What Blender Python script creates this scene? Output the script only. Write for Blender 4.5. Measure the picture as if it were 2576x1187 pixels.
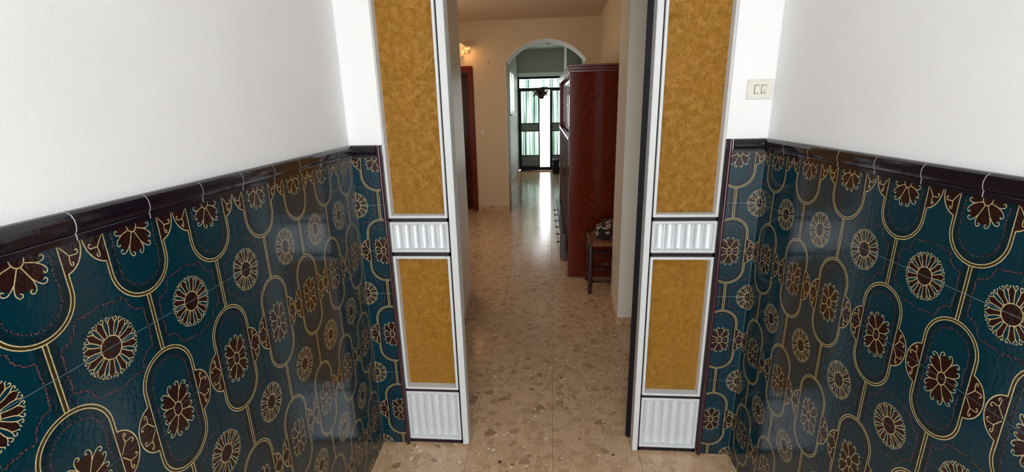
import bpy, bmesh, math, random
from mathutils import Matrix, Vector

# ------------------------------------------------------------------ clear
for o in list(bpy.data.objects):
    bpy.data.objects.remove(o, do_unlink=True)
S = bpy.context.scene
C = S.collection
R = random.Random(11)

# ------------------------------------------------------------------ camera
CAM_H = 1.5903
F_PX = 1163.94
right = Vector((0.99647, 0.08049874, -0.02382191))
fwd = Vector((-0.08394729, 0.95757719, -0.27567877))
up = Vector((6.19521662e-04, 0.276705409, 0.960954595))
cd = bpy.data.cameras.new('camera')
cam = bpy.data.objects.new('camera', cd)
C.objects.link(cam)
cd.sensor_fit = 'HORIZONTAL'
cd.sensor_width = 36.0
cd.lens = 36.0 * F_PX / 2576.0
cd.clip_start = 0.02
m = Matrix.Identity(4)
for i in range(3):
    m[i][0] = right[i]; m[i][1] = up[i]; m[i][2] = -fwd[i]
m[2][3] = CAM_H
cam.matrix_world = m
S.camera = cam

# ------------------------------------------------------------------ world, lights, exposure
S.view_settings.view_transform = 'Standard'
S.view_settings.look = 'None'
S.view_settings.gamma = 1.0
S.view_settings.use_curve_mapping = False
S.view_settings.exposure = 0.0

w = bpy.data.worlds.new('daylight')
S.world = w
w.use_nodes = True
bg = w.node_tree.nodes['Background']
bg.inputs[0].default_value = (0.93, 0.97, 1.0, 1)
bg.inputs[1].default_value = 6.8

def area_light(name, loc, rot, sx, sy, power, color):
    l = bpy.data.lights.new(name, 'AREA')
    l.shape = 'RECTANGLE'; l.size = sx; l.size_y = sy
    l.energy = power; l.color = color
    o = bpy.data.objects.new(name, l); C.objects.link(o)
    o.location = loc; o.rotation_euler = rot
    return o
# daylight entering by the open street door behind the camera
area_light('street_daylight', (-0.02, -0.97, 1.72), (math.radians(90), 0, 0), 1.06, 1.3, 12, (0.965, 0.985, 1.0))
# added warm fill light at the unseen left side of the middle room
area_light('room_fill_light', (-1.96, 5.2, 1.5), (math.radians(90), 0, math.radians(-90)), 1.0, 1.1, 19, (1.0, 0.81, 0.64))

# ------------------------------------------------------------------ helpers
def tag(o, label=None, cat=None, group=None, kind=None):
    if label: o['label'] = label
    if cat: o['category'] = cat
    if group: o['group'] = group
    if kind: o['kind'] = kind
    return o

def empty(name, loc=(0, 0, 0), rz=0.0):
    o = bpy.data.objects.new(name, None)
    o.empty_display_size = 0.1
    C.objects.link(o)
    o.location = loc; o.rotation_euler = (0, 0, rz)
    return o

class MB:
    """collects shapes; build() links them as ONE mesh object"""
    def __init__(s):
        s.v = []; s.f = []; s.mi = []; s.smooth = False
    def face(s, pts, mi=0):
        b = len(s.v); s.v += [tuple(p) for p in pts]
        s.f.append(tuple(range(b, b + len(pts)))); s.mi.append(mi)
    def add(s, vs, fs, mi=0):
        b = len(s.v); s.v += [tuple(p) for p in vs]
        for f in fs:
            s.f.append(tuple(b + i for i in f)); s.mi.append(mi)
    def box(s, x0, x1, y0, y1, z0, z1, mi=0, bev=0.0):
        if bev <= 0:
            vs = [(x, y, z) for x in (x0, x1) for y in (y0, y1) for z in (z0, z1)]
            fs = [(0, 1, 3, 2), (4, 6, 7, 5), (0, 4, 5, 1), (2, 3, 7, 6), (0, 2, 6, 4), (1, 5, 7, 3)]
            s.add(vs, fs, mi); return
        bm = bmesh.new()
        bmesh.ops.create_cube(bm, size=1)
        for v in bm.verts:
            v.co = Vector(((x0 + x1) / 2 + v.co.x * (x1 - x0), (y0 + y1) / 2 + v.co.y * (y1 - y0), (z0 + z1) / 2 + v.co.z * (z1 - z0)))
        bmesh.ops.bevel(bm, geom=bm.edges[:], offset=bev, segments=1, affect='EDGES')
        s.bm(bm, mi)
    def bm(s, bm, mi=0):
        bm.verts.index_update()
        s.add([v.co[:] for v in bm.verts], [[v.index for v in f.verts] for f in bm.faces], mi)
        bm.free()
    def prism(s, prof, x0, x1, axis='x', mi=0):
        """extrude a closed 2D profile [(a,b)] along an axis; a,b are the other two axes in order"""
        n = len(prof)
        def P(t, a, b):
            return {'x': (t, a, b), 'y': (a, t, b), 'z': (a, b, t)}[axis]
        vs = [P(x0, a, b) for a, b in prof] + [P(x1, a, b) for a, b in prof]
        fs = [tuple(range(n))[::-1], tuple(range(n, 2 * n))]
        fs += [(i, (i + 1) % n, n + (i + 1) % n, n + i) for i in range(n)]
        s.add(vs, fs, mi)
    def tube(s, pts, rad, n=8, mi=0, cap=True):
        pts = [Vector(p) for p in pts]
        if not isinstance(rad, (list, tuple)): rad = [rad] * len(pts)
        rings = []
        for i, p in enumerate(pts):
            t = (pts[min(i + 1, len(pts) - 1)] - pts[max(i - 1, 0)]).normalized()
            a = t.cross(Vector((0, 0, 1)))
            if a.length < 1e-3: a = t.cross(Vector((1, 0, 0)))
            a.normalize(); b = t.cross(a)
            rings.append([p + a * math.cos(2 * math.pi * k / n) * rad[i] + b * math.sin(2 * math.pi * k / n) * rad[i] for k in range(n)])
        vs = [q for r in rings for q in r]; fs = []
        for i in range(len(pts) - 1):
            for k in range(n):
                fs.append((i * n + k, i * n + (k + 1) % n, (i + 1) * n + (k + 1) % n, (i + 1) * n + k))
        if cap:
            fs.append(tuple(range(n))); fs.append(tuple(range((len(pts) - 1) * n, len(pts) * n))[::-1])
        s.add(vs, fs, mi)
    def lathe(s, prof, n=20, mi=0, center=(0, 0, 0)):
        vs = []; fs = []
        for r, z in prof:
            for k in range(n):
                a = 2 * math.pi * k / n
                vs.append((center[0] + r * math.cos(a), center[1] + r * math.sin(a), center[2] + z))
        for i in range(len(prof) - 1):
            for k in range(n):
                fs.append((i * n + k, i * n + (k + 1) % n, (i + 1) * n + (k + 1) % n, (i + 1) * n + k))
        s.add(vs, fs, mi)
    def mesh(s, name, mats, fix=True, smooth=False):
        me = bpy.data.meshes.new(name)
        me.from_pydata(s.v, [], s.f)
        if not isinstance(mats, (list, tuple)): mats = [mats]
        for mt in mats: me.materials.append(mt)
        me.polygons.foreach_set('material_index', s.mi)
        if fix:
            bm = bmesh.new(); bm.from_mesh(me)
            bmesh.ops.recalc_face_normals(bm, faces=bm.faces[:])
            bm.to_mesh(me); bm.free()
        if smooth:
            me.polygons.foreach_set('use_smooth', [True] * len(me.polygons))
        me.update()
        return me
    def build(s, name, mats, parent=None, fix=True, smooth=False):
        o = bpy.data.objects.new(name, s.mesh(name, mats, fix, smooth))
        C.objects.link(o)
        if parent: o.parent = parent
        return o

def inst(name, me, parent=None, loc=(0, 0, 0), rot=(0, 0, 0)):
    o = bpy.data.objects.new(name, me); C.objects.link(o)
    o.parent = parent; o.location = loc; o.rotation_euler = rot
    return o

def box_part(name, parent, mat, *a, bev=0.0):
    b = MB(); b.box(*a, bev=bev); return b.build(name, mat, parent)

# ------------------------------------------------------------------ materials
def lin(r, g, b):
    f = lambda c: (c / 255 / 12.92) if c / 255 <= 0.04045 else ((c / 255 + 0.055) / 1.055) ** 2.4
    return (f(r), f(g), f(b), 1)

class NT:
    def __init__(s, name):
        s.m = bpy.data.materials.new(name); s.m.use_nodes = True
        s.t = s.m.node_tree; s.n = s.t.nodes; s.l = s.t.links
        s.b = s.n['Principled BSDF']; s.out = s.n['Material Output']
    def node(s, typ, **kw):
        n = s.n.new(typ)
        for k, v in kw.items(): setattr(n, k, v)
        return n
    def link(s, a, b): s.l.new(a, b)
    def pos(s, scale=(1, 1, 1), obj=False):
        if obj:
            c = s.node('ShaderNodeTexCoord').outputs['Object']
        else:
            c = s.node('ShaderNodeNewGeometry').outputs['Position']
        mp = s.node('ShaderNodeMapping'); mp.inputs['Scale'].default_value = scale
        s.link(c, mp.inputs['Vector']); return mp.outputs['Vector']
    def noise(s, vec, scale, detail=3, rough=0.5, dist=0.0):
        n = s.node('ShaderNodeTexNoise'); n.inputs['Scale'].default_value = scale
        n.inputs['Detail'].default_value = detail; n.inputs['Roughness'].default_value = rough
        n.inputs['Distortion'].default_value = dist
        s.link(vec, n.inputs['Vector']); return n
    def ramp(s, fac, stops, interp='LINEAR'):
        r = s.node('ShaderNodeValToRGB'); cr = r.color_ramp; cr.interpolation = interp
        while len(cr.elements) < len(stops): cr.elements.new(0.5)
        for e, (p, c) in zip(cr.elements, stops): e.position = p; e.color = c
        s.link(fac, r.inputs['Fac']); return r.outputs['Color']
    def mix(s, fac, a, b, typ='MIX'):
        n = s.node('ShaderNodeMix', data_type='RGBA', blend_type=typ)
        for k, v in ((0, fac), (6, a), (7, b)):
            if isinstance(v, (int, float)): n.inputs[k].default_value = v
            elif isinstance(v, tuple): n.inputs[k].default_value = v
            else: s.link(v, n.inputs[k])
        return n.outputs[2]
    def math(s, op, a, b=0.0):
        n = s.node('ShaderNodeMath', operation=op)
        for k, v in ((0, a), (1, b)):
            if isinstance(v, (int, float)): n.inputs[k].default_value = v
            else: s.link(v, n.inputs[k])
        return n.outputs[0]
    def bump(s, h, strength=0.2, dist=0.002):
        n = s.node('ShaderNodeBump'); n.inputs['Strength'].default_value = strength
        n.inputs['Distance'].default_value = dist
        s.link(h, n.inputs['Height']); s.link(n.outputs['Normal'], s.b.inputs['Normal']); return n
    def base(s, c):
        if isinstance(c, tuple): s.b.inputs['Base Color'].default_value = c
        else: s.link(c, s.b.inputs['Base Color'])
    def set(s, **kw):
        for k, v in kw.items(): s.b.inputs[k.replace('_', ' ')].default_value = v

def plain(name, col, rough=0.5, metal=0.0, var=0.08, nscale=30, bump=0.0, bdist=0.001, spec=0.5):
    t = NT(name)
    v = t.pos()
    n = t.noise(v, nscale, 4)
    dark = tuple(c * (1 - var) for c in col[:3]) + (1,)
    lite = tuple(min(1, c * (1 + var)) for c in col[:3]) + (1,)
    t.base(t.ramp(n.outputs['Fac'], [(0.3, dark), (0.7, lite)]))
    t.set(Roughness=rough, Metallic=metal)
    t.b.inputs['Specular IOR Level'].default_value = spec
    if bump: t.bump(n.outputs['Fac'], bump, bdist)
    return t.m

def m_plaster(name, col, rough=0.85, bump=0.25):
    t = NT(name); v = t.pos()
    n1 = t.noise(v, 3.0, 4); n2 = t.noise(v, 160, 3)
    c1 = tuple(c * 0.965 for c in col[:3]) + (1,)
    t.base(t.ramp(n1.outputs['Fac'], [(0.35, c1), (0.65, col)]))
    h = t.math('ADD', t.math('MULTIPLY', n1.outputs['Fac'], 1.5), t.math('MULTIPLY', n2.outputs['Fac'], 0.25))
    t.bump(h, bump, 0.004); t.set(Roughness=rough)
    return t.m

def glaze(name, col, var=0.12, rough=0.08, bump=0.10):
    t = NT(name); v = t.pos()
    n = t.noise(v, 300, 2); n2 = t.noise(v, 110, 3)
    dark = tuple(c * (1 - var) for c in col[:3]) + (1,)
    lite = tuple(min(1, c * (1 + var)) for c in col[:3]) + (1,)
    t.base(t.ramp(n.outputs['Fac'], [(0.3, dark), (0.7, lite)]))
    t.bump(n2.outputs['Fac'], bump, 0.004); t.set(Roughness=rough)
    return t.m

M = {}
M['plaster'] = m_plaster('white_plaster', lin(238, 238.6, 238.6))
M['plaster_cream'] = m_plaster('cream_gloss_paint', lin(240, 234, 218), rough=0.35, bump=0.35)
M['plaster_hall'] = m_plaster('yellowish_plaster', lin(236, 228, 204))
M['plaster_room'] = m_plaster('beige_plaster', lin(212, 191, 156))
M['ceiling_room'] = m_plaster('beige_ceiling', lin(205, 180, 150))
M['plaster_green'] = m_plaster('pale_green_grey_plaster', lin(172, 176, 160), rough=0.5)
M['grout'] = plain('grey_grout', lin(150, 165, 165), 0.8)
M['grout_white'] = plain('white_grout', lin(225, 225, 225), 0.8)
M['teal'] = glaze('teal_glaze', lin(0, 43, 56), 0.12)
M['band'] = glaze('dark_teal_glaze', lin(6, 32, 40), 0.25)
M['brown'] = glaze('dark_brown_glaze', lin(40, 18, 15), 0.45)
M['olive'] = glaze('olive_brown_glaze', lin(54, 44, 20), 0.3)
M['creamline'] = glaze('cream_glaze_line', lin(190, 173, 128), 0.3, 0.2)
M['speckle'] = glaze('mauve_speckle_glaze', lin(92, 66, 74), 0.3, 0.2)
M['capglaze'] = glaze('dark_aubergine_glaze', lin(22, 14, 25), 0.3, 0.08, 0.03)
M['alu'] = plain('white_lacquered_aluminium', lin(208, 210, 210), 0.35, 0.0, 0.02)
M['flute'] = plain('silver_white_aluminium', lin(222, 226, 230), 0.5, 0.4, 0.02)
M['darkalu'] = plain('dark_bronze_aluminium', lin(26, 16, 28), 0.3, 0.0, 0.1)
M['leafalu'] = plain('black_aluminium', lin(16, 16, 22), 0.4, 0.0, 0.1, spec=0.2)
M['switch'] = plain('ivory_plastic', lin(222, 220, 210), 0.4, 0, 0.01)
M['switchdark'] = plain('grey_gap_plastic', lin(120, 116, 104), 0.6)
M['iron'] = plain('dark_iron', lin(30, 28, 26), 0.5)
M['brass'] = plain('aged_brass', lin(120, 90, 40), 0.35, 0.9)
M['darkwood'] = plain('dark_wood', lin(52, 26, 20), 0.4, 0, 0.3, 20)
M['black'] = plain('black_interior', lin(14, 12, 12), 0.8)
M['mat_rug'] = None

def m_terrazzo():
    t = NT('brown_terrazzo')
    v = t.pos()
    nz = t.noise(v, 14, 3)
    add = t.node('ShaderNodeVectorMath', operation='MULTIPLY_ADD')
    t.link(nz.outputs['Color'], add.inputs[0]); add.inputs[1].default_value = (0.05, 0.05, 0.05); t.link(v, add.inputs[2])
    vv = add.outputs[0]
    f = t.node('ShaderNodeTexVoronoi', feature='F1', voronoi_dimensions='3D'); f.inputs['Scale'].default_value = 25
    e = t.node('ShaderNodeTexVoronoi', feature='DISTANCE_TO_EDGE', voronoi_dimensions='3D'); e.inputs['Scale'].default_value = 25
    f2 = t.node('ShaderNodeTexVoronoi', feature='F1', voronoi_dimensions='3D'); f2.inputs['Scale'].default_value = 48
    for n in (f, e, f2): t.link(vv, n.inputs['Vector'])
    sep = t.node('ShaderNodeSeparateColor'); t.link(f.outputs['Color'], sep.inputs[0])
    chip = t.ramp(sep.outputs[0], [(0.0, lin(188, 151, 113)), (0.25, lin(208, 171, 132)), (0.55, lin(216, 180, 143)), (0.8, lin(202, 165, 127)), (0.93, lin(160, 126, 94)), (0.985, lin(122, 92, 68))], 'CONSTANT')
    grain = t.noise(v, 90, 4)
    chip = t.mix(0.4, chip, t.ramp(grain.outputs['Fac'], [(0.3, lin(164, 132, 102)), (0.7, lin(210, 178, 144))]))
    edge = t.ramp(e.outputs['Distance'], [(0.02, (1, 1, 1, 1)), (0.055, (0, 0, 0, 1))])
    lines = t.noise(v, 9, 3)
    lm = t.ramp(lines.outputs['Fac'], [(0.42, (0.12, 0.12, 0.12, 1)), (0.62, (0.65, 0.65, 0.65, 1))])
    col = t.mix(t.math('MULTIPLY', edge, lm), chip, lin(226, 204, 172))
    sep2 = t.node('ShaderNodeSeparateColor'); t.link(f2.outputs['Color'], sep2.inputs[0])
    sel = t.math('GREATER_THAN', sep2.outputs[0], 0.945)
    inn = t.math('LESS_THAN', f2.outputs['Distance'], 0.38)
    col = t.mix(t.math('MULTIPLY', sel, inn), col, lin(232, 218, 194))
    sel3 = t.math('LESS_THAN', sep2.outputs[1], 0.012)
    col = t.mix(t.math('MULTIPLY', sel3, inn), col, lin(110, 78, 56))
    t.base(col)
    b = t.noise(v, 5, 3)
    t.bump(t.math('ADD', b.outputs['Fac'], t.math('MULTIPLY', grain.outputs['Fac'], 0.05)), 0.12, 0.004)
    t.set(Roughness=0.17)
    return t.m
M['terrazzo'] = m_terrazzo()
M['floorgrout'] = plain('floor_grout', lin(150, 126, 100), 0.8)

def m_amber():
    t = NT('amber_pressed_glass')
    v = t.pos()
    n0 = t.noise(v, 60, 3)
    add = t.node('ShaderNodeVectorMath', operation='MULTIPLY_ADD')
    t.link(n0.outputs['Color'], add.inputs[0]); add.inputs[1].default_value = (0.02, 0.02, 0.02); t.link(v, add.inputs[2])
    vo = t.node('ShaderNodeTexVoronoi', feature='F1'); vo.inputs['Scale'].default_value = 120
    t.link(add.outputs[0], vo.inputs['Vector'])
    dots = t.ramp(vo.outputs['Distance'], [(0.1, (1, 1, 1, 1)), (0.42, (0, 0, 0, 1))])
    wv = t.node('ShaderNodeTexWave'); wv.inputs['Scale'].default_value = 42; wv.inputs['Distortion'].default_value = 18
    wv.inputs['Detail'].default_value = 2; wv.inputs['Detail Scale'].default_value = 2.2
    t.link(add.outputs[0], wv.inputs['Vector'])
    mask = t.noise(v, 38, 2)
    mk = t.ramp(mask.outputs['Fac'], [(0.38, (0.3, 0.3, 0.3, 1)), (0.6, (1, 1, 1, 1))])
    h = t.math('ADD', t.math('MULTIPLY', dots, mk), t.math('MULTIPLY', t.math('MULTIPLY', wv.outputs['Fac'], mk), 0.6))
    t.bump(h, 1.0, 0.0026)
    t.base(lin(204, 148, 36))
    t.set(Roughness=0.16)
    t.b.inputs['Transmission Weight'].default_value = 0.35
    t.b.inputs['IOR'].default_value = 1.5
    # part of the light passes diffusely
    tr = t.node('ShaderNodeBsdfTranslucent'); tr.inputs['Color'].default_value = lin(214, 150, 40)
    mx = t.node('ShaderNodeMixShader'); mx.inputs[0].default_value = 0.25
    t.link(t.b.outputs[0], mx.inputs[1]); t.link(tr.outputs[0], mx.inputs[2]); t.link(mx.outputs[0], t.out.inputs['Surface'])
    return t.m
M['amber'] = m_amber()

def m_mahogany():
    t = NT('flame_mahogany_veneer')
    v = t.pos(obj=True)
    sp = t.node('ShaderNodeSeparateXYZ'); t.link(v, sp.inputs[0])
    # arched "flame" figure: bands curving up from the book-match line
    dx = t.math('SUBTRACT', sp.outputs[0], -0.004)
    dz = t.math('ABSOLUTE', t.math('SUBTRACT', sp.outputs[2], 0.95))
    nz = t.noise(v, 6, 3)
    sq = t.math('SQRT', t.math('MAXIMUM', dx, 0.0))
    ph = t.math('ADD', t.math('SUBTRACT', t.math('MULTIPLY', dz, 8.0), t.math('MULTIPLY', sq, 9.5)), t.math('MULTIPLY', nz.outputs['Fac'], 0.7))
    st = t.node('ShaderNodeCombineXYZ'); t.link(ph, st.inputs[0]); t.link(t.math('MULTIPLY', dx, 1.2), st.inputs[1])
    n = t.noise(st.outputs[0], 9, 4, 0.6)
    fine = t.noise(t.pos((60, 60, 3), True), 4, 3)
    c = t.ramp(n.outputs['Fac'], [(0.3, lin(44, 14, 8)), (0.5, lin(98, 34, 18)), (0.7, lin(124, 46, 24))])
    c = t.mix(0.3, c, t.ramp(fine.outputs['Fac'], [(0.3, lin(50, 18, 12)), (0.7, lin(120, 48, 26))]))
    t.base(c); t.set(Roughness=0.10); t.b.inputs['Specular IOR Level'].default_value = 0.12
    return t.m
M['mahogany'] = m_mahogany()
M['redwood'] = plain('red_brown_varnished_wood', lin(98, 30, 20), 0.22, 0, 0.25, 12)
M['cabfront'] = plain('dark_mahogany_front', lin(56, 22, 16), 0.18, 0, 0.25, 10)
M['cabdoor'] = plain('satin_mahogany_door', lin(52, 20, 16), 0.5, 0, 0.25, 10, spec=0.15)

def m_clear():
    t = NT('clear_glass'); t.base((0.9, 0.95, 0.93, 1)); t.set(Roughness=0.02)
    v = t.pos(); n = t.noise(v, 4, 2); t.bump(n.outputs['Fac'], 0.02, 0.003)
    t.b.inputs['Transmission Weight'].default_value = 1.0; t.b.inputs['IOR'].default_value = 1.02
    return t.m
M['glass'] = m_clear()

def m_cabglass():
    t = NT('display_glass'); t.base((0.75, 0.8, 0.8, 1)); t.set(Roughness=0.03)
    v = t.pos(); n = t.noise(v, 4, 2); t.bump(n.outputs['Fac'], 0.02, 0.003)
    t.b.inputs['Transmission Weight'].default_value = 0.9; t.b.inputs['IOR'].default_value = 1.45
    return t.m
M['cabglass'] = m_cabglass()

def m_curtain():
    t = NT('striped_green_white_curtain')
    v = t.pos((1, 1, 0.02))
    n = t.noise(v, 16, 2)
    c = t.ramp(n.outputs['Fac'], [(0.38, lin(112, 138, 122)), (0.46, lin(205, 218, 210)), (0.56, lin(242, 246, 243)), (0.66, lin(138, 162, 148))])
    tr = t.node('ShaderNodeBsdfTranslucent'); df = t.node('ShaderNodeBsdfDiffuse'); t.link(c, tr.inputs[0]); t.link(c, df.inputs[0])
    mx = t.node('ShaderNodeMixShader'); mx.inputs[0].default_value = 0.35
    t.link(tr.outputs[0], mx.inputs[1]); t.link(df.outputs[0], mx.inputs[2]); t.link(mx.outputs[0], t.out.inputs['Surface'])
    return t.m
M['curtain'] = m_curtain()

def m_rush():
    t = NT('woven_rush'); v = t.pos()
    n = t.noise(t.pos((1, 1, 1)), 60, 3)
    wv = t.node('ShaderNodeTexWave', bands_direction='X'); wv.inputs['Scale'].default_value = 60; wv.inputs['Distortion'].default_value = 1.5
    t.link(v, wv.inputs['Vector'])
    t.base(t.ramp(t.math('MULTIPLY', wv.outputs['Fac'], n.outputs['Fac']), [(0.1, lin(96, 54, 26)), (0.6, lin(190, 128, 70))]))
    t.bump(wv.outputs['Fac'], 0.5, 0.003); t.set(Roughness=0.7)
    return t.m
M['rush'] = m_rush()

def m_floral():
    t = NT('dark_floral_cloth'); v = t.pos()
    vo = t.node('ShaderNodeTexVoronoi', feature='F1'); vo.inputs['Scale'].default_value = 21
    t.link(v, vo.inputs['Vector'])
    vs = t.node('ShaderNodeTexVoronoi', feature='DISTANCE_TO_EDGE'); vs.inputs['Scale'].default_value = 85; t.link(v, vs.inputs['Vector'])
    inn = t.math('LESS_THAN', vo.outputs['Distance'], 0.5)
    pet = t.math('GREATER_THAN', vs.outputs['Distance'], 0.12)
    sc = t.node('ShaderNodeSeparateColor'); t.link(vo.outputs['Color'], sc.inputs[0])
    fc = t.ramp(sc.outputs[0], [(0.0, lin(225, 210, 190)), (0.55, lin(205, 190, 170)), (0.86, lin(176, 74, 48))], 'CONSTANT')
    t.base(t.mix(t.math('MULTIPLY', inn, pet), lin(32, 14, 18), fc)); t.set(Roughness=0.9)
    return t.m
M['floral'] = m_floral()

def m_rug():
    t = NT('brown_patterned_mat'); v = t.pos()
    n = t.noise(v, 14, 3, 0.5, 2.0)
    t.base(t.ramp(n.outputs['Fac'], [(0.35, lin(50, 30, 20)), (0.5, lin(150, 110, 74)), (0.62, lin(84, 46, 28))])); t.set(Roughness=0.95)
    return t.m
M['mat_rug'] = m_rug()

def m_shade():
    t = NT('lit_amber_glass_shade'); v = t.pos()
    n = t.noise(v, 40, 3)
    c = t.ramp(n.outputs['Fac'], [(0.3, lin(214, 140, 66)), (0.7, lin(255, 222, 160))])
    t.base(c); t.link(c, t.b.inputs['Emission Color']); t.b.inputs['Emission Strength'].default_value = 0.75
    t.set(Roughness=0.3)
    return t.m
M['shade'] = m_shade()
M['leaf'] = plain('dark_green_leaf', lin(44, 62, 40), 0.5, 0, 0.3, 40)
M['clay'] = plain('brown_clay', lin(92, 70, 62), 0.8, 0, 0.15)
M['petal'] = plain('dusky_pink_petal', lin(150, 96, 96), 0.7, 0, 0.2)
M['upholstery'] = plain('charcoal_upholstery', lin(34, 34, 38), 0.8, 0, 0.2, 80)
M['redcloth'] = plain('dark_red_cloth', lin(84, 26, 24), 0.9, 0, 0.2, 80)
M['greyfl'] = plain('grey_aluminium', lin(150, 156, 152), 0.4, 0.2, 0.05)
M['lintel'] = plain('pale_paint_and_lit_tint', lin(236, 244, 238), 0.6, 0, 0.02)  # pelmet and lamp base colour, also the painted-in light of the arch reveal

# ------------------------------------------------------------------ plan of the house (metres)
Y0 = 1.8563           # face of the tiled end wall of the porch
XL, XR = -0.8206, 0.8163
T = 0.0363            # the porch side walls run slightly askew
ZT = 1.3907           # top of the tile field
TW = 0.20             # wall tile
GAP = 0.0016
BK = 0.0015           # tile faces stand this far off the wall
YB = -0.90            # street end of the porch
YH = 3.172            # face of the passage wall
YP = 3.690            # far face of the passage wall
YA = 6.932            # face of the arch wall
YA2 = 7.40
YE = 11.40            # garden door
ZC = 2.70
D = Vector((math.sin(T), -math.cos(T), 0))
def side_pt(x, s): return Vector((x, Y0, 0)) + D * s

def quad_wall(mb, p, q, off, z0, z1, mi=0):
    """a wall block between plan points p,q, thickened by plan vector off"""
    a = [Vector((v.x, v.y, 0)) for v in (p, q, q + off, p + off)]
    vs = [(v.x, v.y, z0) for v in a] + [(v.x, v.y, z1) for v in a]
    mb.add(vs, [(0, 1, 2, 3), (4, 7, 6, 5), (0, 4, 5, 1), (1, 5, 6, 2), (2, 6, 7, 3), (3, 7, 4, 0)], mi)

SLEN = (Y0 - YB) / math.cos(T)
# --- porch side walls: lower zone is the mortar bed of the tiles, upper zone white plaster
nl = Vector((math.cos(T), math.sin(T), 0))
def side_wall(name, x, sgn, label):
    mb = MB()
    n = nl * sgn                           # inward normal
    p = side_pt(x, 0) - n * BK; q = side_pt(x, SLEN) - n * BK
    quad_wall(mb, p, q, n * -0.15, 0, ZT + 0.01, 1)
    quad_wall(mb, p, q, n * -0.15, ZT + 0.01, 2.75, 0)
    return tag(mb.build(name, [M['plaster'], M['grout']]), label, 'wall', kind='structure')
wall_left = side_wall('wall_left', XL, 1, 'left porch wall, white plaster above a teal patterned tile dado')
wall_right = side_wall('wall_right', XR, -1, 'right porch wall, white plaster above a teal patterned tile dado')

# --- end wall of the porch (piers + lintel), holds the glazed screen
EL, ER = -0.6905, 0.6905          # edges of the screen
mb = MB()
for x0, x1 in ((-1.2, EL), (ER, 1.2)):
    mb.box(x0, x1, Y0 + BK, Y0 + 0.10, 0, ZT + 0.01, 1)
    mb.box(x0, x1, Y0 + BK, Y0 + 0.10, ZT + 0.01, 2.75, 0)
mb.box(EL, ER, Y0 + BK, Y0 + 0.10, 2.25, 2.75, 0)
mb.box(EL - 0.01, -0.679, Y0 - 0.003, Y0 + 0.0014, ZT + 0.05, 2.25, 0)
mb.box(0.664, ER + 0.01, Y0 - 0.003, Y0 + 0.0014, ZT + 0.05, 2.25, 0)
wall_front = tag(mb.build('wall_front', [M['plaster'], M['grout']]), 'white end wall of the porch with narrow tiled piers beside the glazed screen', 'wall', kind='structure')

# --- street wall behind the camera with the open doorway
mb = MB()
mb.box(-1.0, -0.58, YB - 0.15, YB, 0, 2.75); mb.box(0.54, 1.15, YB - 0.15, YB, 0, 2.75); mb.box(-0.58, 0.54, YB - 0.15, YB, 2.4, 2.75)
tag(mb.build('wall_back', M['plaster']), 'street wall of the porch with the open doorway', 'wall', kind='structure')
tag(box_part('ceiling', None, M['plaster'], -1.2, 1.2, YB - 0.15, Y0 + 0.10, 2.75, 2.85), 'white porch ceiling', 'ceiling', kind='structure')

# --- hall between screen and passage
mb = MB(); mb.box(-1.25, -1.1, Y0 + 0.10, YH, 0, ZC)
tag(mb.build('wall_hall_left', M['plaster_hall']), 'left wall of the small hall behind the screen', 'wall', kind='structure')
mb = MB(); mb.box(1.1, 1.25, Y0 + 0.10, YH, 0, ZC)
tag(mb.build('wall_hall_right', M['plaster_hall']), 'right wall of the small hall behind the screen', 'wall', kind='structure')
tag(box_part('ceiling_hall', None, M['plaster_hall'], -1.25, 1.25, Y0 + 0.10, YP, ZC, ZC + 0.1), 'ceiling of the small hall', 'ceiling', kind='structure')

# --- passage wall with its square opening
PL0, PL1, PR0, PR1 = -0.652, -0.684, 0.488, 0.503
mb = MB()
def poly_block(mb, plan, z0, z1, mi=0):
    n = len(plan)
    vs = [(x, y, z0) for x, y in plan] + [(x, y, z1) for x, y in plan]
    mb.add(vs, [tuple(range(n))[::-1], tuple(range(n, 2 * n))] + [(i, (i + 1) % n, n + (i + 1) % n, n + i) for i in range(n)], mi)
poly_block(mb, [(-2.1, YH), (PL0, YH), (PL1, YP), (-2.1, YP)], 0, 2.345)
poly_block(mb, [(PR0, YH), (1.25, YH), (1.25, YP), (PR1, YP)], 0, 2.345)
mb.box(-2.1, 1.25, YH, YP, 2.345, ZC)
wall_passage = tag(mb.build('wall_passage', M['plaster_cream']), 'thick cream painted wall with the square passage opening', 'wall', kind='structure')

# --- middle room
tag(box_part('wall_room_left', None, M['plaster_room'], -2.15, -2.0, YP, YA, 0, ZC), 'left wall of the beige middle room', 'wall', kind='structure')
tag(box_part('wall_room_right', None, M['plaster_room'], 0.66, 0.8, YP, YA, 0, ZC), 'right wall of the beige middle room behind the wall unit', 'wall', kind='structure')
tag(box_part('ceiling_room', None, M['ceiling_room'], -2.15, 0.8, YP, YA2, ZC, ZC + 0.1), 'ceiling of the beige middle room', 'ceiling', kind='structure')

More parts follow.
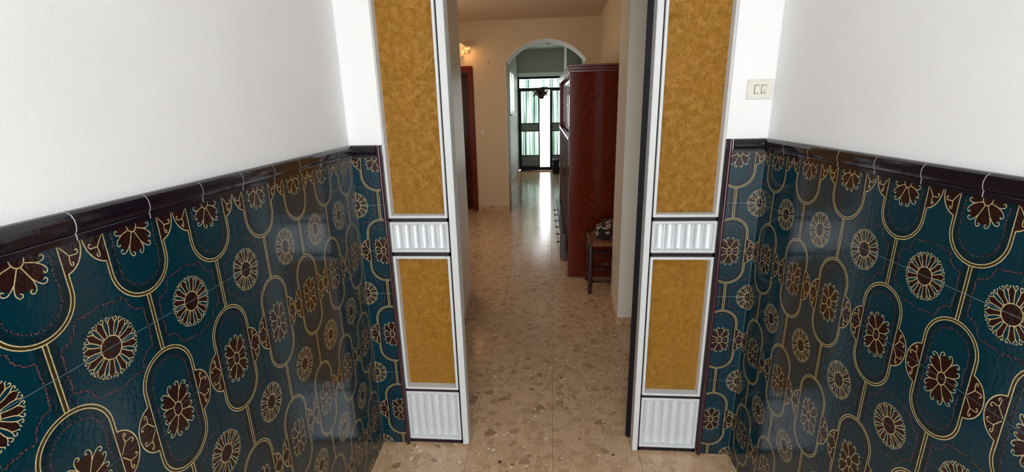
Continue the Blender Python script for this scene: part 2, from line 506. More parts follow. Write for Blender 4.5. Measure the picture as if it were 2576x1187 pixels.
# arch wall
AX0, AX1, ASP, AAP = -0.640, 0.496, 2.155, 2.438
ac = (AX0 + AX1) / 2; hw = (AX1 - AX0) / 2; sg = AAP - ASP
ar = (hw * hw + sg * sg) / (2 * sg); acz = AAP - ar
pts = []
N = 28
a0 = math.asin(hw / ar)
for i in range(N + 1):
    a = -a0 + 2 * a0 * i / N
    pts.append((ac + ar * math.sin(a), acz + ar * math.cos(a)))
DX0, DX1, DZ = -1.98, -1.177, 2.03       # doorway on the left
mb = MB()
mb.box(-2.15, DX0, YA, YA2, 0, ZC); mb.box(DX0, DX1, YA, YA2, DZ, ZC); mb.box(DX1, AX0, YA, YA2, 0, ZC)
mb.box(AX1, 0.8, YA, YA2, 0, ZC)
mb.box(DX0, DX1, YA + .20, YA2, 0, DZ)          # unseen infill added behind the closed door to stop light leaks
for i in range(N):                        # wall above the arch, one wedge per step
    (x0, z0), (x1, z1) = pts[i], pts[i + 1]
    vs = [(x0, YA, z0), (x1, YA, z1), (x1, YA, ZC), (x0, YA, ZC), (x0, YA2, z0), (x1, YA2, z1), (x1, YA2, ZC), (x0, YA2, ZC)]
    mb.add(vs, [(0, 1, 2, 3), (4, 7, 6, 5), (0, 4, 5, 1), (3, 2, 6, 7)])
wall_arch = tag(mb.build('wall_arch', M['plaster_room']), 'beige wall pierced by the segmental arch', 'wall', kind='structure')
# arch reveal, its garden door light painted in as pale colour, a little proud
mb = MB()
for i in range(N):
    (x0, z0), (x1, z1) = pts[i], pts[i + 1]
    def inn(x, z): return (ac + (x - ac) * (ar - .006) / ar, acz + (z - acz) * (ar - .006) / ar)
    i0, i1 = inn(x0, z0), inn(x1, z1)
    vs = [(i0[0], YA - .004, i0[1]), (i1[0], YA - .004, i1[1]), (x1, YA - .004, z1), (x0, YA - .004, z0), (i0[0], YA2, i0[1]), (i1[0], YA2, i1[1]), (x1, YA2, z1), (x0, YA2, z0)]
    mb.add(vs, [(0, 1, 2, 3), (4, 7, 6, 5), (0, 4, 5, 1), (3, 2, 6, 7)])
o = mb.build('arch_lit_tint', M['lintel'], wall_arch)
o = box_part('jamb_lit_tint', wall_arch, M['lintel'], AX0, AX0 + .004, YA - .002, YA2, 0.08, ASP - .004)  # pale strip painting in the garden door light on the left jamb

# --- garden room beyond the arch
tag(box_part('wall_garden_left', None, M['plaster_green'], -0.93, -0.775, YA2, 9.0, 0, 2.74), 'green grey left wall of the garden room nearest the arch', 'wall', kind='structure')
mb = MB()
mb.box(-0.93, -0.775, 9.0, 10.1, 0, 1.39); mb.box(-0.93, -0.775, 9.0, 10.1, 2.21, 2.74); mb.box(-0.93, -0.775, 10.1, YE + .1, 0, 2.74)
tag(mb.build('wall_garden_left_far', M['plaster_green']), 'green grey left wall of the garden room around its window', 'wall', kind='structure')
mb = MB(); mb.box(0.55, 0.70, YA2, 9.0, 0, 2.74); mb.box(0.285, 0.70, 9.0, YE + .1, 0, 2.74)
tag(mb.build('wall_garden_right', M['plaster_green']), 'green grey right wall of the garden room', 'wall', kind='structure')
tag(box_part('ceiling_garden', None, M['plaster_green'], -0.93, 0.70, YA2, YE + .1, 2.74, 2.84), 'ceiling of the garden room', 'ceiling', kind='structure')
tag(box_part('wall_garden_end', None, M['plaster_green'], -0.775, 0.285, YE - .03, YE + .1, 2.26, 2.74), 'green grey wall above the garden door', 'wall', kind='structure')
tag(box_part('trim_1', None, M['lintel'], -0.775, 0.285, YE - .07, YE + .1, 2.17, 2.26, bev=.004), 'pale pelmet board over the garden door', 'trim', kind='structure')

# --- floor: slab plus terrazzo tiles, each tile an object
floor = tag(box_part('floor', None, M['floorgrout'], -2.2, 1.3, -2.2, YE + .5, -0.08, -0.002), 'brown terrazzo tile floor running through all the rooms', 'floor', kind='structure')
FT = 0.40
mb = MB(); mb.box(-FT / 2 + .001, FT / 2 - .001, -FT / 2 + .001, FT / 2 - .001, -.0019, 0, bev=.0006)
ft_me = mb.mesh('floor_tile', M['terrazzo'])
def in_house(x, y):
    if y < Y0: return -1.0 < x < 1.15
    if y < YP: return -1.25 < x < 1.25
    if y < YA2: return -2.1 < x < 0.85
    return -1.0 < x < 0.6 and y < YE + .2
for j in range(-10, 26):
    for i in range(-6, 5):
        x = 0.008 + FT * (i + .5); y = 1.901 + FT * (j + .5)
        if in_house(x, y):
            inst('floor_tile', ft_me, floor, (x, y, 0))

# --- skirting of terrazzo strips
def skirt(name, plan, n, parent, h=.078, th=.012):
    mb = MB(); (x0, y0), (x1, y1) = plan
    quad_wall(mb, Vector((x0, y0, 0)), Vector((x1, y1, 0)), Vector((n[0], n[1], 0)) * th, 0, h)
    o = mb.build(name, M['terrazzo'], parent); return o
bs = [('baseboard_arch', ((-1.115, YA), (AX0, YA)), (0, -1), .078, 'terrazzo skirting below the arch wall'),
      ('baseboard_passage_left', ((PL0, YH), (PL1, YP)), (1, 0), .07, 'terrazzo skirting on the left side of the passage'),
      ('baseboard_passage_right', ((PR0, YH), (PR1, YP)), (-1, 0), .05, 'terrazzo skirting on the right side of the passage'),
      ('baseboard_hall_left', ((-1.1, YH), (PL0, YH)), (0, -1), .07, 'terrazzo skirting on the hall side left of the passage'),
      ('baseboard_hall_right', ((PR0, YH), (1.1, YH)), (0, -1), .05, 'terrazzo skirting on the hall side right of the passage'),
      ('baseboard_garden', ((-0.775, YA2), (-0.775, YE)), (1, 0), .075, 'skirting of the garden room left wall')]
for nm, pl, n, h, lb in bs:
    tag(skirt(nm, pl, n, None, h), lb, 'baseboard', kind='structure')

# ------------------------------------------------------------------ patterned wall tile (one mesh, two mirrored versions)
def smooth_path(pts, n=5):
    out = []
    P = [Vector(p).to_3d() for p in pts]
    for i in range(len(P) - 1):
        p0 = P[max(i - 1, 0)]; p1 = P[i]; p2 = P[i + 1]; p3 = P[min(i + 2, len(P) - 1)]
        for k in range(n):
            t = k / n
            out.append(0.5 * ((2 * p1) + (-p0 + p2) * t + (2 * p0 - 5 * p1 + 4 * p2 - p3) * t * t + (-p0 + 3 * p1 - 3 * p2 + p3) * t ** 3))
    out.append(P[-1])
    return [(p.x, p.y) for p in out]

class Pattern:
    """flat glaze shapes in tile units: x in -.5...5, y from 0 (oval edge) to 1 (rosette edge)"""
    def __init__(s): s.polys = []      # (points, material, layer)
    def poly(s, pts, mi, layer):
        s.polys.append((list(pts), mi, layer))
    def both(s, fn):
        fn(1); fn(-1)
    def ribbon(s, pts, wdt, mi=3, layer=3):
        n = len(pts); L = []; Rr = []
        for i in range(n):
            a = Vector(pts[max(i - 1, 0)]); b = Vector(pts[min(i + 1, n - 1)])
            t = (b - a)
            if t.length < 1e-9: t = Vector((1, 0))
            t.normalize(); nn = Vector((-t.y, t.x)) * wdt / 2; p = Vector(pts[i])
            L.append(p + nn); Rr.append(p - nn)
        for i in range(n - 1):
            s.poly([L[i], L[i + 1], Rr[i + 1], Rr[i]], mi, layer)
    def strip(s, A, B, mi, layer):
        for i in range(len(A) - 1):
            s.poly([A[i], A[i + 1], B[i + 1], B[i]], mi, layer)

PT = Pattern()
def capsule(hwid, cy, n=12, y_from=0.0):
    p = [(-hwid, y_from), (-hwid, cy)] if y_from < cy else []
    p += [(-hwid * math.cos(math.pi * k / (2 * n)), cy + hwid * math.sin(math.pi * k / (2 * n))) for k in range(0 if not p else 1, 2 * n + 1)]
    p += [(hwid, y_from)]
    return p
CY = 0.37
c_in, c_out = capsule(.300, CY), capsule(.331, CY, y_from=.243)
PT.strip(capsule(.289, CY), capsule(.242, CY), 1, 1)          # dark band inside the oval
PT.strip(capsule(.300, CY, y_from=.243), c_out, 4, 2)
PT.strip(capsule(.385, CY, y_from=.36), c_out, 1, 1) if False else None
PT.ribbon(c_in, .0098); PT.ribbon(c_out, .0098)
# link between ovals
PT.poly([(-.085, .70), (.085, .70), (.085, 1), (-.085, 1)], 1, 1)
PT.poly([(-.018, .69), (.018, .69), (.018, 1), (-.018, 1)], 4, 2)
for sx in (-1, 1):
    PT.ribbon([(sx * .018, .698), (sx * .018, .85), (sx * .018, 1)], .0098)
# lobes beside the oval
for sx in (-1, 1):
    el = [(sx * (.30 + .193 * math.cos(a)), .247 * math.sin(a)) for a in [math.pi / 2 * k / 12 * .9 for k in range(13)]]
    PT.ribbon(el, .011)
    PT.poly([(sx * .30, 0)] + el + [(sx * .302, .243)], 2, 2)
    PT.ribbon([(sx * x, y) for x, y in smooth_path([(.315, .012), (.35, .06), (.375, .1), (.37, .14), (.374, .178), (.39, .185), (.397, .165), (.384, .155)])], .0085)
    PT.ribbon([(sx * x, y) for x, y in smooth_path([(.375, .1), (.41, .1), (.44, .1), (.455, .08), (.446, .06), (.432, .07)])], .0085)
# half flower in the oval
for sx in (-1, 1):
    f = lambda pts: [(sx * x, y) for x, y in pts]
    for p in ([(.013, .068), (.045, .14), (.066, .19), (.076, .235), (.072, .27), (.052, .292), (.030, .282), (.030, .262), (.046, .258)],
              [(.060, .175), (.095, .215), (.125, .24), (.155, .24), (.168, .218), (.155, .2), (.14, .212)],
              [(.046, .042), (.085, .055), (.12, .068), (.165, .1), (.188, .135), (.182, .16), (.162, .163), (.158, .146)],
              [(.12, .068), (.155, .068), (.183, .055), (.188, .032), (.172, .02), (.16, .032)]):
        PT.ribbon(f(smooth_path(p)), .0082)
    PT.poly(f(smooth_path([(.016, .066), (.06, .175), (.1, .21), (.135, .205), (.165, .155), (.16, .1), (.12, .068), (.048, .04)], 3)), 2, 2)
    PT.poly(f([(.05, .0), (.05, .04), (.12, .066), (.172, .045), (.176, .0)]), 2, 2)
    PT.poly(f([(0, .07), (.013, .068), (.06, .175), (.07, .245), (.045, .27), (0, .25)]), 2, 2)
semi = [(.052 * math.cos(math.pi * k / 12), .07 * math.sin(math.pi * k / 12)) for k in range(13)]
PT.ribbon(semi, .0095); PT.poly(semi, 2, 2)
# quarter rosettes in the corners
for sx in (-1, 1):
    def pol(r, a, off=0.0):
        x = r * math.cos(a) - off * math.sin(a); y = r * math.sin(a) + off * math.cos(a)
        return (sx * (.5 - x * .98), 1 - y * 1.04)
    arc = [pol(.098, math.pi / 2 * k / 8) for k in range(9)]
    PT.ribbon(arc, .0095); PT.poly([(sx * .5, 1)] + arc, 2, 2)
    for deg in (15, 45, 75):
        a = math.radians(deg)
        for so in (-1, 1):
            P0 = [(.098, .020), (.15, .024), (.19, .030), (.222, .042), (.240, .056), (.256, .054), (.258, .040), (.247, .036)]
            PT.ribbon([pol(r, a, so * o) for r, o in smooth_path(P0, 4)], .0076)
            PT.ribbon([pol(r, a, so * o) for r, o in smooth_path([(.205, .035), (.232, .026), (.246, .014), (.256, .010), (.262, .018)], 3)], .007)
        PT.poly([pol(r, a, o) for r, o in [(.098, -.020), (.19, -.028), (.235, -.04), (.245, 0), (.235, .04), (.19, .028), (.098, .020)]], 2, 2)
# speckled borders
def specks(path, n, jit, seed):
    rr = random.Random(seed)
    segs = [(Vector(path[i]), Vector(path[i + 1])) for i in range(len(path) - 1)]
    L = [(b - a).length for a, b in segs]; tot = sum(L)
    for k in range(n):
        d = tot * (k + rr.random()) / n
        for (a, b), l in zip(segs, L):
            if d <= l: p = a.lerp(b, d / l); break
            d -= l
        p = p + Vector((rr.uniform(-jit, jit), rr.uniform(-jit, jit)))
        s = rr.uniform(.0035, .0085); r0 = rr.random() * 6
        pts = [(p.x + s * math.cos(r0 + 2 * math.pi * q / 5) * rr.uniform(.7, 1.3), p.y + s * math.sin(r0 + 2 * math.pi * q / 5)) for q in range(5)]
        if all(-.495 < x < .495 and .005 < y < .995 for x, y in pts): PT.poly(pts, 5, 3)
cap_s = capsule(.228, CY - .01, y_from=.03)
PT.strip(capsule(.240, CY - .01), capsule(.214, CY - .01), 1, 1)
specks(cap_s, 110, .008, 3)
for sx in (-1, 1):
    octp = [(sx * (.5 - dx), 1 - dy) for dx, dy in smooth_path([(.415, 0), (.405, .1), (.40, .19), (.33, .215), (.27, .28), (.225, .375), (.16, .37), (.08, .385), (0, .405)], 3)]
    PT.ribbon(octp, .030, 1, 1)
    specks(octp, 80, .008, 5 + sx)

def pattern_mesh(name, flip, clip=None):
    """clip: (x0,x1,y0,y1) in tile units kept"""
    s = TW - GAP
    bm = bmesh.new()
    th = BK - .0001
    h = s / 2
    vs = [bm.verts.new((x, y, z)) for x in (-h, h) for y in (0.0, th) for z in (-h, h)]
    for f in [(0, 1, 5, 4), (2, 6, 7, 3), (0, 2, 3, 1), (4, 5, 7, 6), (0, 4, 6, 2), (1, 3, 7, 5)]:
        bm.faces.new([vs[i] for i in f])
    bmesh.ops.recalc_face_normals(bm, faces=bm.faces[:])
    for pts, mi, ly in PT.polys:
        y = -0.00006 * ly
        P = [(p[0] * s, y, ((.5 - p[1]) if not flip else (p[1] - .5)) * s) for p in pts]
        area = sum(P[i][0] * P[(i + 1) % len(P)][2] - P[(i + 1) % len(P)][0] * P[i][2] for i in range(len(P)))
        if area < 0: P = P[::-1]           # front faces look along -Y
        f = bm.faces.new([bm.verts.new(p) for p in P]); f.material_index = mi
    for co, no in (((-h, 0, 0), (-1, 0, 0)), ((h, 0, 0), (1, 0, 0)), ((0, 0, -h), (0, 0, -1)), ((0, 0, h), (0, 0, 1))):
        pass
    if clip:
        x0, x1, z0, z1 = clip
        for co, no in (((x0, 0, 0), (-1, 0, 0)), ((x1, 0, 0), (1, 0, 0)), ((0, 0, z0), (0, 0, -1)), ((0, 0, z1), (0, 0, 1))):
            bmesh.ops.bisect_plane(bm, geom=bm.verts[:] + bm.edges[:] + bm.faces[:], plane_co=co, plane_no=no, clear_outer=True)
    me = bpy.data.meshes.new(name); bm.to_mesh(me); bm.free()
    for k in ('teal', 'band', 'brown', 'creamline', 'olive', 'speckle'): me.materials.append(M[k])
    return me
H = TW / 2
tile_me = {}
def tile_mesh(flip, clip=None):
    key = (flip, clip)
    if key not in tile_me: tile_me[key] = pattern_mesh('tile', flip, clip)
    return tile_me[key]

def tile_run(parent, x, sgn, first):
    """columns of tiles along a porch side wall; first = width of the cut piece in the corner"""
    n = nl * sgn; ph = math.radians(90) * sgn + T
    s_edges = []
    s0 = first - TW if first > .01 else 0.0
    k = 0
    while s0 + TW * (k + 1) < SLEN:
        s_edges.append(s0 + TW * k); k += 1
    for sk in s_edges:
        p = side_pt(x, sk + H)
        for r in range(7):
            flip = r % 2 == 1
            zc = ZT - TW * (r + .5)
            c = [-H, H, -H, H]
            if r == 6: c[2] = -zc + .0005
            if sk < -.005:
                cut = -sk                      # piece missing at the corner
                # local +x of the tile runs away from the corner on the right wall, towards it on the left
                if sgn > 0: c[1] = H - cut - .0005
                else: c[0] = -H + cut + .0005
            clip = None if c == [-H, H, -H, H] else tuple(round(v, 5) for v in c)
            inst('tile', tile_mesh(flip, clip), parent, (p.x, p.y, zc), (0, 0, ph))
tile_run(wall_left, XL, 1, .182)
tile_run(wall_right, XR, -1, 0.0)
for r in range(7):
    flip = r % 2 == 1; zc = ZT - TW * (r + .5)
    zlo = -zc + .0005 if r == 6 else -H
    xa = XL + H - .001
    inst('tile', tile_mesh(flip, (round(XL - xa + .0008, 5), round(-.7055 - xa, 5), round(zlo, 5), H)), wall_front, (xa, Y0, zc))
    xb = XR - H + .006
    inst('tile', tile_mesh(flip, (round(.6905 - xb, 5), round(XR - xb - .0008, 5), round(zlo, 5), H)), wall_front, (xb, Y0, zc))

# --- capping tiles and grout
CAPP = [(0.0014, 0), (-.0105, 0), (-.0112, .0095), (-.0098, .0115), (-.0125, .014), (-.0150, .021), (-.0158, .028), (-.0148, .036), (-.0115, .0430), (-.006, .0470), (0.0014, .0482)]
def cap_mesh(L):
    mb = MB(); mb.prism(CAPP, -L / 2 + .0011, L / 2 - .0011, 'x'); return mb.mesh('capping_tile', M['capglaze'])
CW = 0.1495
cap_full = cap_mesh(CW)
GR = [(a * .97 + .0001, b * .985 + .0003) for a, b in CAPP]
def cap_run(parent, x, sgn, off):
    ph = math.radians(90) * sgn + T
    s = off
    while s + CW < SLEN - .02:
        p = side_pt(x, s + CW / 2)
        inst('capping_tile', cap_full, parent, (p.x, p.y, ZT + .0015), (0, 0, ph)); s += CW
    mb = MB(); L = s - .02; mb.prism(GR, -L / 2, L / 2, 'x')
    p = side_pt(x, .018 + L / 2)
    inst('capping_grout', mb.mesh('capping_grout', M['grout_white']), parent, (p.x, p.y, ZT + .0015), (0, 0, ph))
cap_run(wall_left, XL, 1, .0)
cap_run(wall_right, XR, -1, .0)
cl = cap_mesh(.113); inst('capping_tile', cl, wall_front, (XL + .058 , Y0, ZT + .0015))
cr = cap_mesh(.122); inst('capping_tile', cr, wall_front, (XR - .062, Y0, ZT + .0015))
# glazed pencil trims ending the tiled piers
for x0 in (-.7050, .6740):
    mb = MB()
    prof = [(x0 + .0005, Y0 + .0014)] + [(x0 + .008 - .0075 * math.cos(math.pi * k / 8), Y0 - .004 - .009 * math.sin(math.pi * k / 8)) for k in range(9)] + [(x0 + .0155, Y0 + .0014)]
    mb.prism(prof, 0.0, ZT + .048, 'z')
    mb.build('pencil_trim', plain('maroon_glaze', lin(58, 22, 32), .15, 0, .4, 400) if x0 < 0 else bpy.data.materials['maroon_glaze'], wall_front)

# ------------------------------------------------------------------ glazed side panels of the entrance screen
FB = Y0 + .003            # front of the beads
BW = .012                 # bead face
def bead_frame(name, parent, x0, x1, z0, z1, yf, depth, mat, w=BW):
    mb = MB()
    o = [(x0, z0), (x1, z0), (x1, z1), (x0, z1)]; i = [(x0 + w, z0 + w), (x1 - w, z0 + w), (x1 - w, z1 - w), (x0 + w, z1 - w)]
    r = .0025
    ins = lambda P, d: [(P[0][0] + d, P[0][1] + d), (P[1][0] - d, P[1][1] + d), (P[2][0] - d, P[2][1] - d), (P[3][0] + d, P[3][1] - d)]
    rings = [(o, yf + depth), (o, yf + r), (ins(o, r), yf), (ins(i, -r), yf), (i, yf + r), (ins(i, .002), yf + depth)]
    for a in range(4):
        b = (a + 1) % 4
        vs = []
        for P, y in rings: vs += [(P[a][0], y, P[a][1]), (P[b][0], y, P[b][1])]
        nR = len(rings)
        mb.add(vs, [(2 * k, 2 * k + 1, 2 * ((k + 1) % nR) + 1, 2 * ((k + 1) % nR)) for k in range(nR)])
    return mb.build(name, mat, parent)

def fluted_panel(parent, x0, x1, z0, z1, yf, n, mat, depth=.009):
    root = box_part('fluted_panel', parent, mat, x0, x1, yf + depth + .002, yf + depth + .006, z0, z1)
    pitch = (x1 - x0) / n; fl = .0045
    mb = MB(); wv = pitch - fl; K = 8
    fr = [(-pitch / 2, 0.0), (-pitch / 2 + fl / 2, 0.0)] + [(-wv / 2 + wv * k / K, depth * (1 - (2 * k / K - 1) ** 2) * .78 + .0019) for k in range(K + 1)] + [(pitch / 2 - fl / 2, 0.0), (pitch / 2, 0.0)]
    prof = fr + [(pitch / 2, depth + .002), (-pitch / 2, depth + .002)]
    mb.prism(prof, z0, z1, 'z'); me = mb.mesh('flute', mat)
    for k in range(n):
        inst('flute', me, root, (x0 + pitch * (k + .5), yf, 0))
    return root

def side_panel(name, x0, x1, jamb, wall_side, label):
    root = empty(name, ((x0 + x1) / 2, Y0 + .03, 0)); tag(root, label, 'glazed panel')
    par = lambda o: (setattr(o, 'parent', root), setattr(o, 'matrix_parent_inverse', Matrix.Translation(-root.location)), o)[2]
    ZTOP = 2.245
    rails = [(0.0, .022), (.287, .303), (.963, .983), (1.115, 1.134), (2.225, ZTOP)]
    mb = MB(); yd = Y0 + .010
    xs0, xs1 = x0 - .0025, x1 + .0025
    for a, b in rails: mb.box(xs0, xs1, yd, yd + .045, a, b)
    mb.box(xs0 , xs0 + .008, yd, yd + .045, 0, ZTOP); mb.box(xs1 - .008, xs1, yd, yd + .045, 0, ZTOP)
    par(mb.build('frame', M['darkalu']))
    for z0, z1, kind in ((.022, .287, 'f'), (.301, .963, 'g'), (.981, 1.116, 'f'), (1.132, 2.228, 'g')):
        if kind == 'g':
            par(bead_frame('glazing_bead', None, x0, x1, z0, z1, FB, .034, M['alu']))
            par(box_part('pane', None, M['amber'], x0 + .010, x1 - .010, FB + .034, FB + .038, z0 + .010, z1 - .010))
        else:
            par(bead_frame('panel_bead', None, x0, x1, z0, z1, FB, .024, M['alu']))
            fp = fluted_panel(None, x0 + .0135, x1 - .0135, z0 + .0135, z1 - .0135, FB + .013, 6, M['flute'])
            par(fp)
    j = MB(); j.box(jamb[0], jamb[1], Y0 - .002, Y0 + .060, 0.004, ZTOP, bev=.002)
    par(j.build('jamb', M['alu']))
    return root
side_panel('side_panel', -.6865, -.4335, (-.4260, -.3970), -1, 'amber glass side panel with white beads and fluted panels, left of the opening')
side_panel('side_panel', .4115, .6675, (.3800, .4045), 1, 'amber glass side panel beside the black door edge, right of the opening')

# --- door leaf swung back into the hall, only its black edge shows
leaf = tag(empty('door_leaf', (.361, 1.942, 0), math.radians(90 - 24)), 'black edged door leaf swung open behind the right glass panel', 'door')
LW, LT = .74, .042
mb = MB()
for a, b, z0, z1 in ((0, .05, .012, 2.2), (LW - .05, LW, .012, 2.2), (.05, LW - .05, .012, .05), (.05, LW - .05, .29, .32), (.05, LW - .05, .96, .99), (.05, LW - .05, 1.11, 1.14), (.05, LW - .05, 2.16, 2.2)):
    mb.box(a, b, -LT, 0, z0, z1, bev=.002)
mb.build('frame', M['leafalu'], leaf)
for z0, z1 in ((.32, .96), (1.14, 2.16)): box_part('pane', leaf, M['amber'], .05, LW - .05, -LT / 2 - .002, -LT / 2 + .002, z0, z1)
for z0, z1 in ((.05, .29), (.99, 1.11)): fluted_panel(leaf, .05, LW - .05, z0, z1, -LT / 2, 14, M['flute'])
box_part('handle', leaf, M['alu'], LW - .035, LW - .015, -LT - .03, -LT, 1.0, 1.09, bev=.003)

# ------------------------------------------------------------------ light switch on the right pier
sw = tag(empty('light_switch', (.7655, Y0 + BK, 1.618)), 'ivory double light switch plate above the dado on the right pier', 'light switch')
box_part('plate', sw, M['switch'], -.0455, .0455, -.008, 0, -.0345, .0345, bev=.0025)
for k, (xa, xb) in enumerate(((-.0205, -.0035), (.0038, .0228))):
    mb = MB(); mb.box(xa, xb, -.0086, -.0079, -.0155, .0155); mb.build('rocker_gap', M['switchdark'], sw)
    rk = box_part('rocker', sw, M['switch'], xa + .0018, xb - .0012, -.0125, -.0081, -.0138, .0130, bev=.0012)
    if k == 1:
        mb = MB()      # small bell mark
        cx = (xa + xb) / 2 + .0004
        bell = [(-.0035, -.0085), (.0035, -.0085), (.0026, -.0060), (.0022, -.0025), (0, -.0005), (-.0022, -.0025), (-.0026, -.0060)]
        for a, b in zip(bell, bell[1:] + bell[:1]):
            mb.tube([(cx + a[0], -.0127, a[1]), (cx + b[0], -.0127, b[1])], .00045, 5)
        mb.build('bell_mark', M['switchdark'], rk)

# ------------------------------------------------------------------ wall unit in the middle room
cab = tag(empty('wall_unit', (.157, 4.129, 0), .016), 'tall mahogany wall unit with glossy flame veneer end and glass hutch', 'cabinet')
CL, CDp, CH = 2.36, .46, 1.865
e1 = box_part('end_panel', cab, M['mahogany'], 0, CDp, 0, .024, 0, CH - .04, bev=.002)
e2 = box_part('end_panel', cab, M['mahogany'], 0, CDp, CL - .024, CL, 0, CH - .04, bev=.002)
mb = MB()
mb.box(-.004, CDp, -.004, CL + .004, CH - .04, CH - .018, bev=.003); mb.box(-.012, CDp, -.010, CL + .010, CH - .018, CH + .004, bev=.004); mb.box(-.020, CDp, -.016, CL + .016, CH + .004, CH + .022, bev=.003)
mb.build('cornice', M['redwood'], cab)
box_part('back_panel', cab, M['cabfront'], CDp - .012, CDp, .024, CL - .024, 0, CH - .04)
box_part('plinth', cab, M['cabfront'], .02, .04, .024, CL - .024, 0, .07)
box_part('counter', cab, M['cabfront'], -.006, CDp - .012, .024, CL - .024, 1.262, 1.285, bev=.003)
nd = 4; dw = (CL - .048) / nd
for k in range(nd):
    y0 = .024 + dw * k
    d = box_part('door', cab, M['cabdoor'], .004, .022, y0 + .003, y0 + dw - .003, .335, 1.255, bev=.003)
    b = MB(); b.box(-.001, .004, y0 + .06, y0 + dw - .06, .42, 1.17, bev=.002); b.build('raised_panel', M['cabdoor'], d)
    b = MB(); hy = y0 + (dw - .05 if k % 2 == 0 else .05); b.tube([(.004, hy, .86), (-.02, hy, .87), (-.02, hy, .95), (.004, hy, .96)], .005, 6); b.build('handle', M['brass'], d)
    # hutch glass door
    g = MB(); xa, xb = .045, .062
    g.box(xa, xb, y0 + .003, y0 + .035, 1.30, 1.81); g.box(xa, xb, y0 + dw - .035, y0 + dw - .003, 1.30, 1.81)
    g.box(xa, xb, y0 + .035, y0 + dw - .035, 1.30, 1.335); g.box(xa, xb, y0 + .035, y0 + dw - .035, 1.775, 1.81)
    g.box(xa + .003, xb - .003, y0 + .035, y0 + dw - .035, 1.55, 1.562)
    g.box(xa + .003, xb - .003, y0 + dw / 2 - .006, y0 + dw / 2 + .006, 1.335, 1.775)
    gd = g.build('glass_door', M['redwood'], cab)
    box_part('pane', gd, M['cabglass'], xa + .006, xb - .006, y0 + .033, y0 + dw - .033, 1.333, 1.777)
for z in (1.46, 1.62): box_part('shelf', cab, M['cabfront'], .08, CDp - .012, .024, CL - .024, z, z + .015)
# low drawer base standing proud
box_part('drawer_base', cab, M['cabfront'], -.046, .40, .46, CL - .024, .0, .30, bev=.004)
for k in range(3):
    y0 = .47 + k * .615
    d = box_part('drawer_front', cab, M['cabfront'], -.054, -.0455, y0, y0 + .60, .03, .275, bev=.003)
    for yy in (y0 + .15, y0 + .45):
        b = MB(); b.lathe([(0, -.030), (.012, -.028), (.014, -.02), (.006, -.012), (.006, 0)], 10)
        me = b.mesh('knob', M['iron'], smooth=True)
        inst('knob', me, d, (-.054, yy, .16), (0, math.radians(90), 0))

# ------------------------------------------------------------------ rush chair and cloth bundle
ch = tag(empty('rush_chair', (.0, 0, 0)), 'dark wooden chair with woven rush seat beside the wall unit end', 'chair')
X0c, X1c, Y0c, Y1c, SZ = .312, .640, 3.712, 4.065, .455
leg = lambda x, y, h: (lambda b: (b.tube([(x, y, 0), (x, y, .02), (x, y, h - .015), (x, y, h)], [.016, .019, .019, .012], 10), b.build('leg', M['darkwood'], ch, smooth=True)))(MB())
leg(X0c + .019, Y0c + .019, .462); leg(X0c + .019, Y1c - .019, .475); leg(X1c - .019, Y0c + .019, .88); leg(X1c - .019, Y1c - .019, .88)
for z in (.27, .11):
    for a, b2 in (((X0c + .02, Y0c + .019), (X1c - .02, Y0c + .019)), ((X0c + .02, Y1c - .019), (X1c - .02, Y1c - .019)), ((X0c + .019, Y0c + .02), (X0c + .019, Y1c - .02))):
        b = MB(); b.tube([(a[0], a[1], z), (b2[0], b2[1], z)], .010, 8); b.build('stretcher', M['darkwood'], ch, smooth=True)
for z in (.62, .80):
    b = MB(); b.box(X1c - .025, X1c - .012, Y0c + .03, Y1c - .03, z - .03, z + .03, bev=.004); b.build('back_slat', M['darkwood'], ch)
mb = MB()
xa, xb, ya, yb = X0c + .006, X1c - .006, Y0c + .006, Y1c - .006
cxx, cyy = (xa + xb) / 2, (ya + yb) / 2
for A, B in (((xa, ya), (xb, ya)), ((xb, ya), (xb, yb)), ((xb, yb), (xa, yb)), ((xa, yb), (xa, ya))):
    K = 14                                   # each quarter of the seat woven of strands running parallel to its rail
    for k in range(K):
        f0 = k / K; f1 = (k + .92) / K
        def pt(P, f): return (P[0] + (cxx - P[0]) * f, P[1] + (cyy - P[1]) * f)
        a0_, b0_, a1_, b1_ = pt(A, f0), pt(B, f0), pt(A, f1), pt(B, f1)
        zt = SZ - .004 * f0; zm = zt + .005
        am, bm_ = pt(A, (f0 + f1) / 2), pt(B, (f0 + f1) / 2)
        mb.add([(a0_[0], a0_[1], zt), (b0_[0], b0_[1], zt), (am[0], am[1], zm), (bm_[0], bm_[1], zm), (a1_[0], a1_[1], zt), (b1_[0], b1_[1], zt)], [(0, 1, 3, 2), (2, 3, 5, 4)])
mb.box(xa, xb, ya, yb, SZ - .030, SZ - .004, bev=.009)
mb.build('seat', M['rush'], ch)

bm = bmesh.new(); bmesh.ops.create_icosphere(bm, subdivisions=4, radius=1)
for v in bm.verts:
    p = v.co.copy(); k = 1 + .10 * math.sin(5 * p.x + 2) * math.sin(4 * p.y + 1) + .07 * math.sin(9 * p.z + 4 * p.x)
    z = p.z * .085 * k + (.035 * max(0, p.x + .2))
    if z < -.052: z = -.052 + (z + .052) * .1
    v.co = Vector((p.x * .112 * k, p.y * .140 * k, z))
zmin = min(v.co.z for v in bm.verts)
mb = MB(); mb.bm(bm); bun = mb.build('cloth_bundle', M['floral'], smooth=True)
bun.location = (.482, 3.885, SZ + .0055 - zmin)
tag(bun, 'dark cloth bundle with white and red flowers on the rush chair', 'cloth bundle')

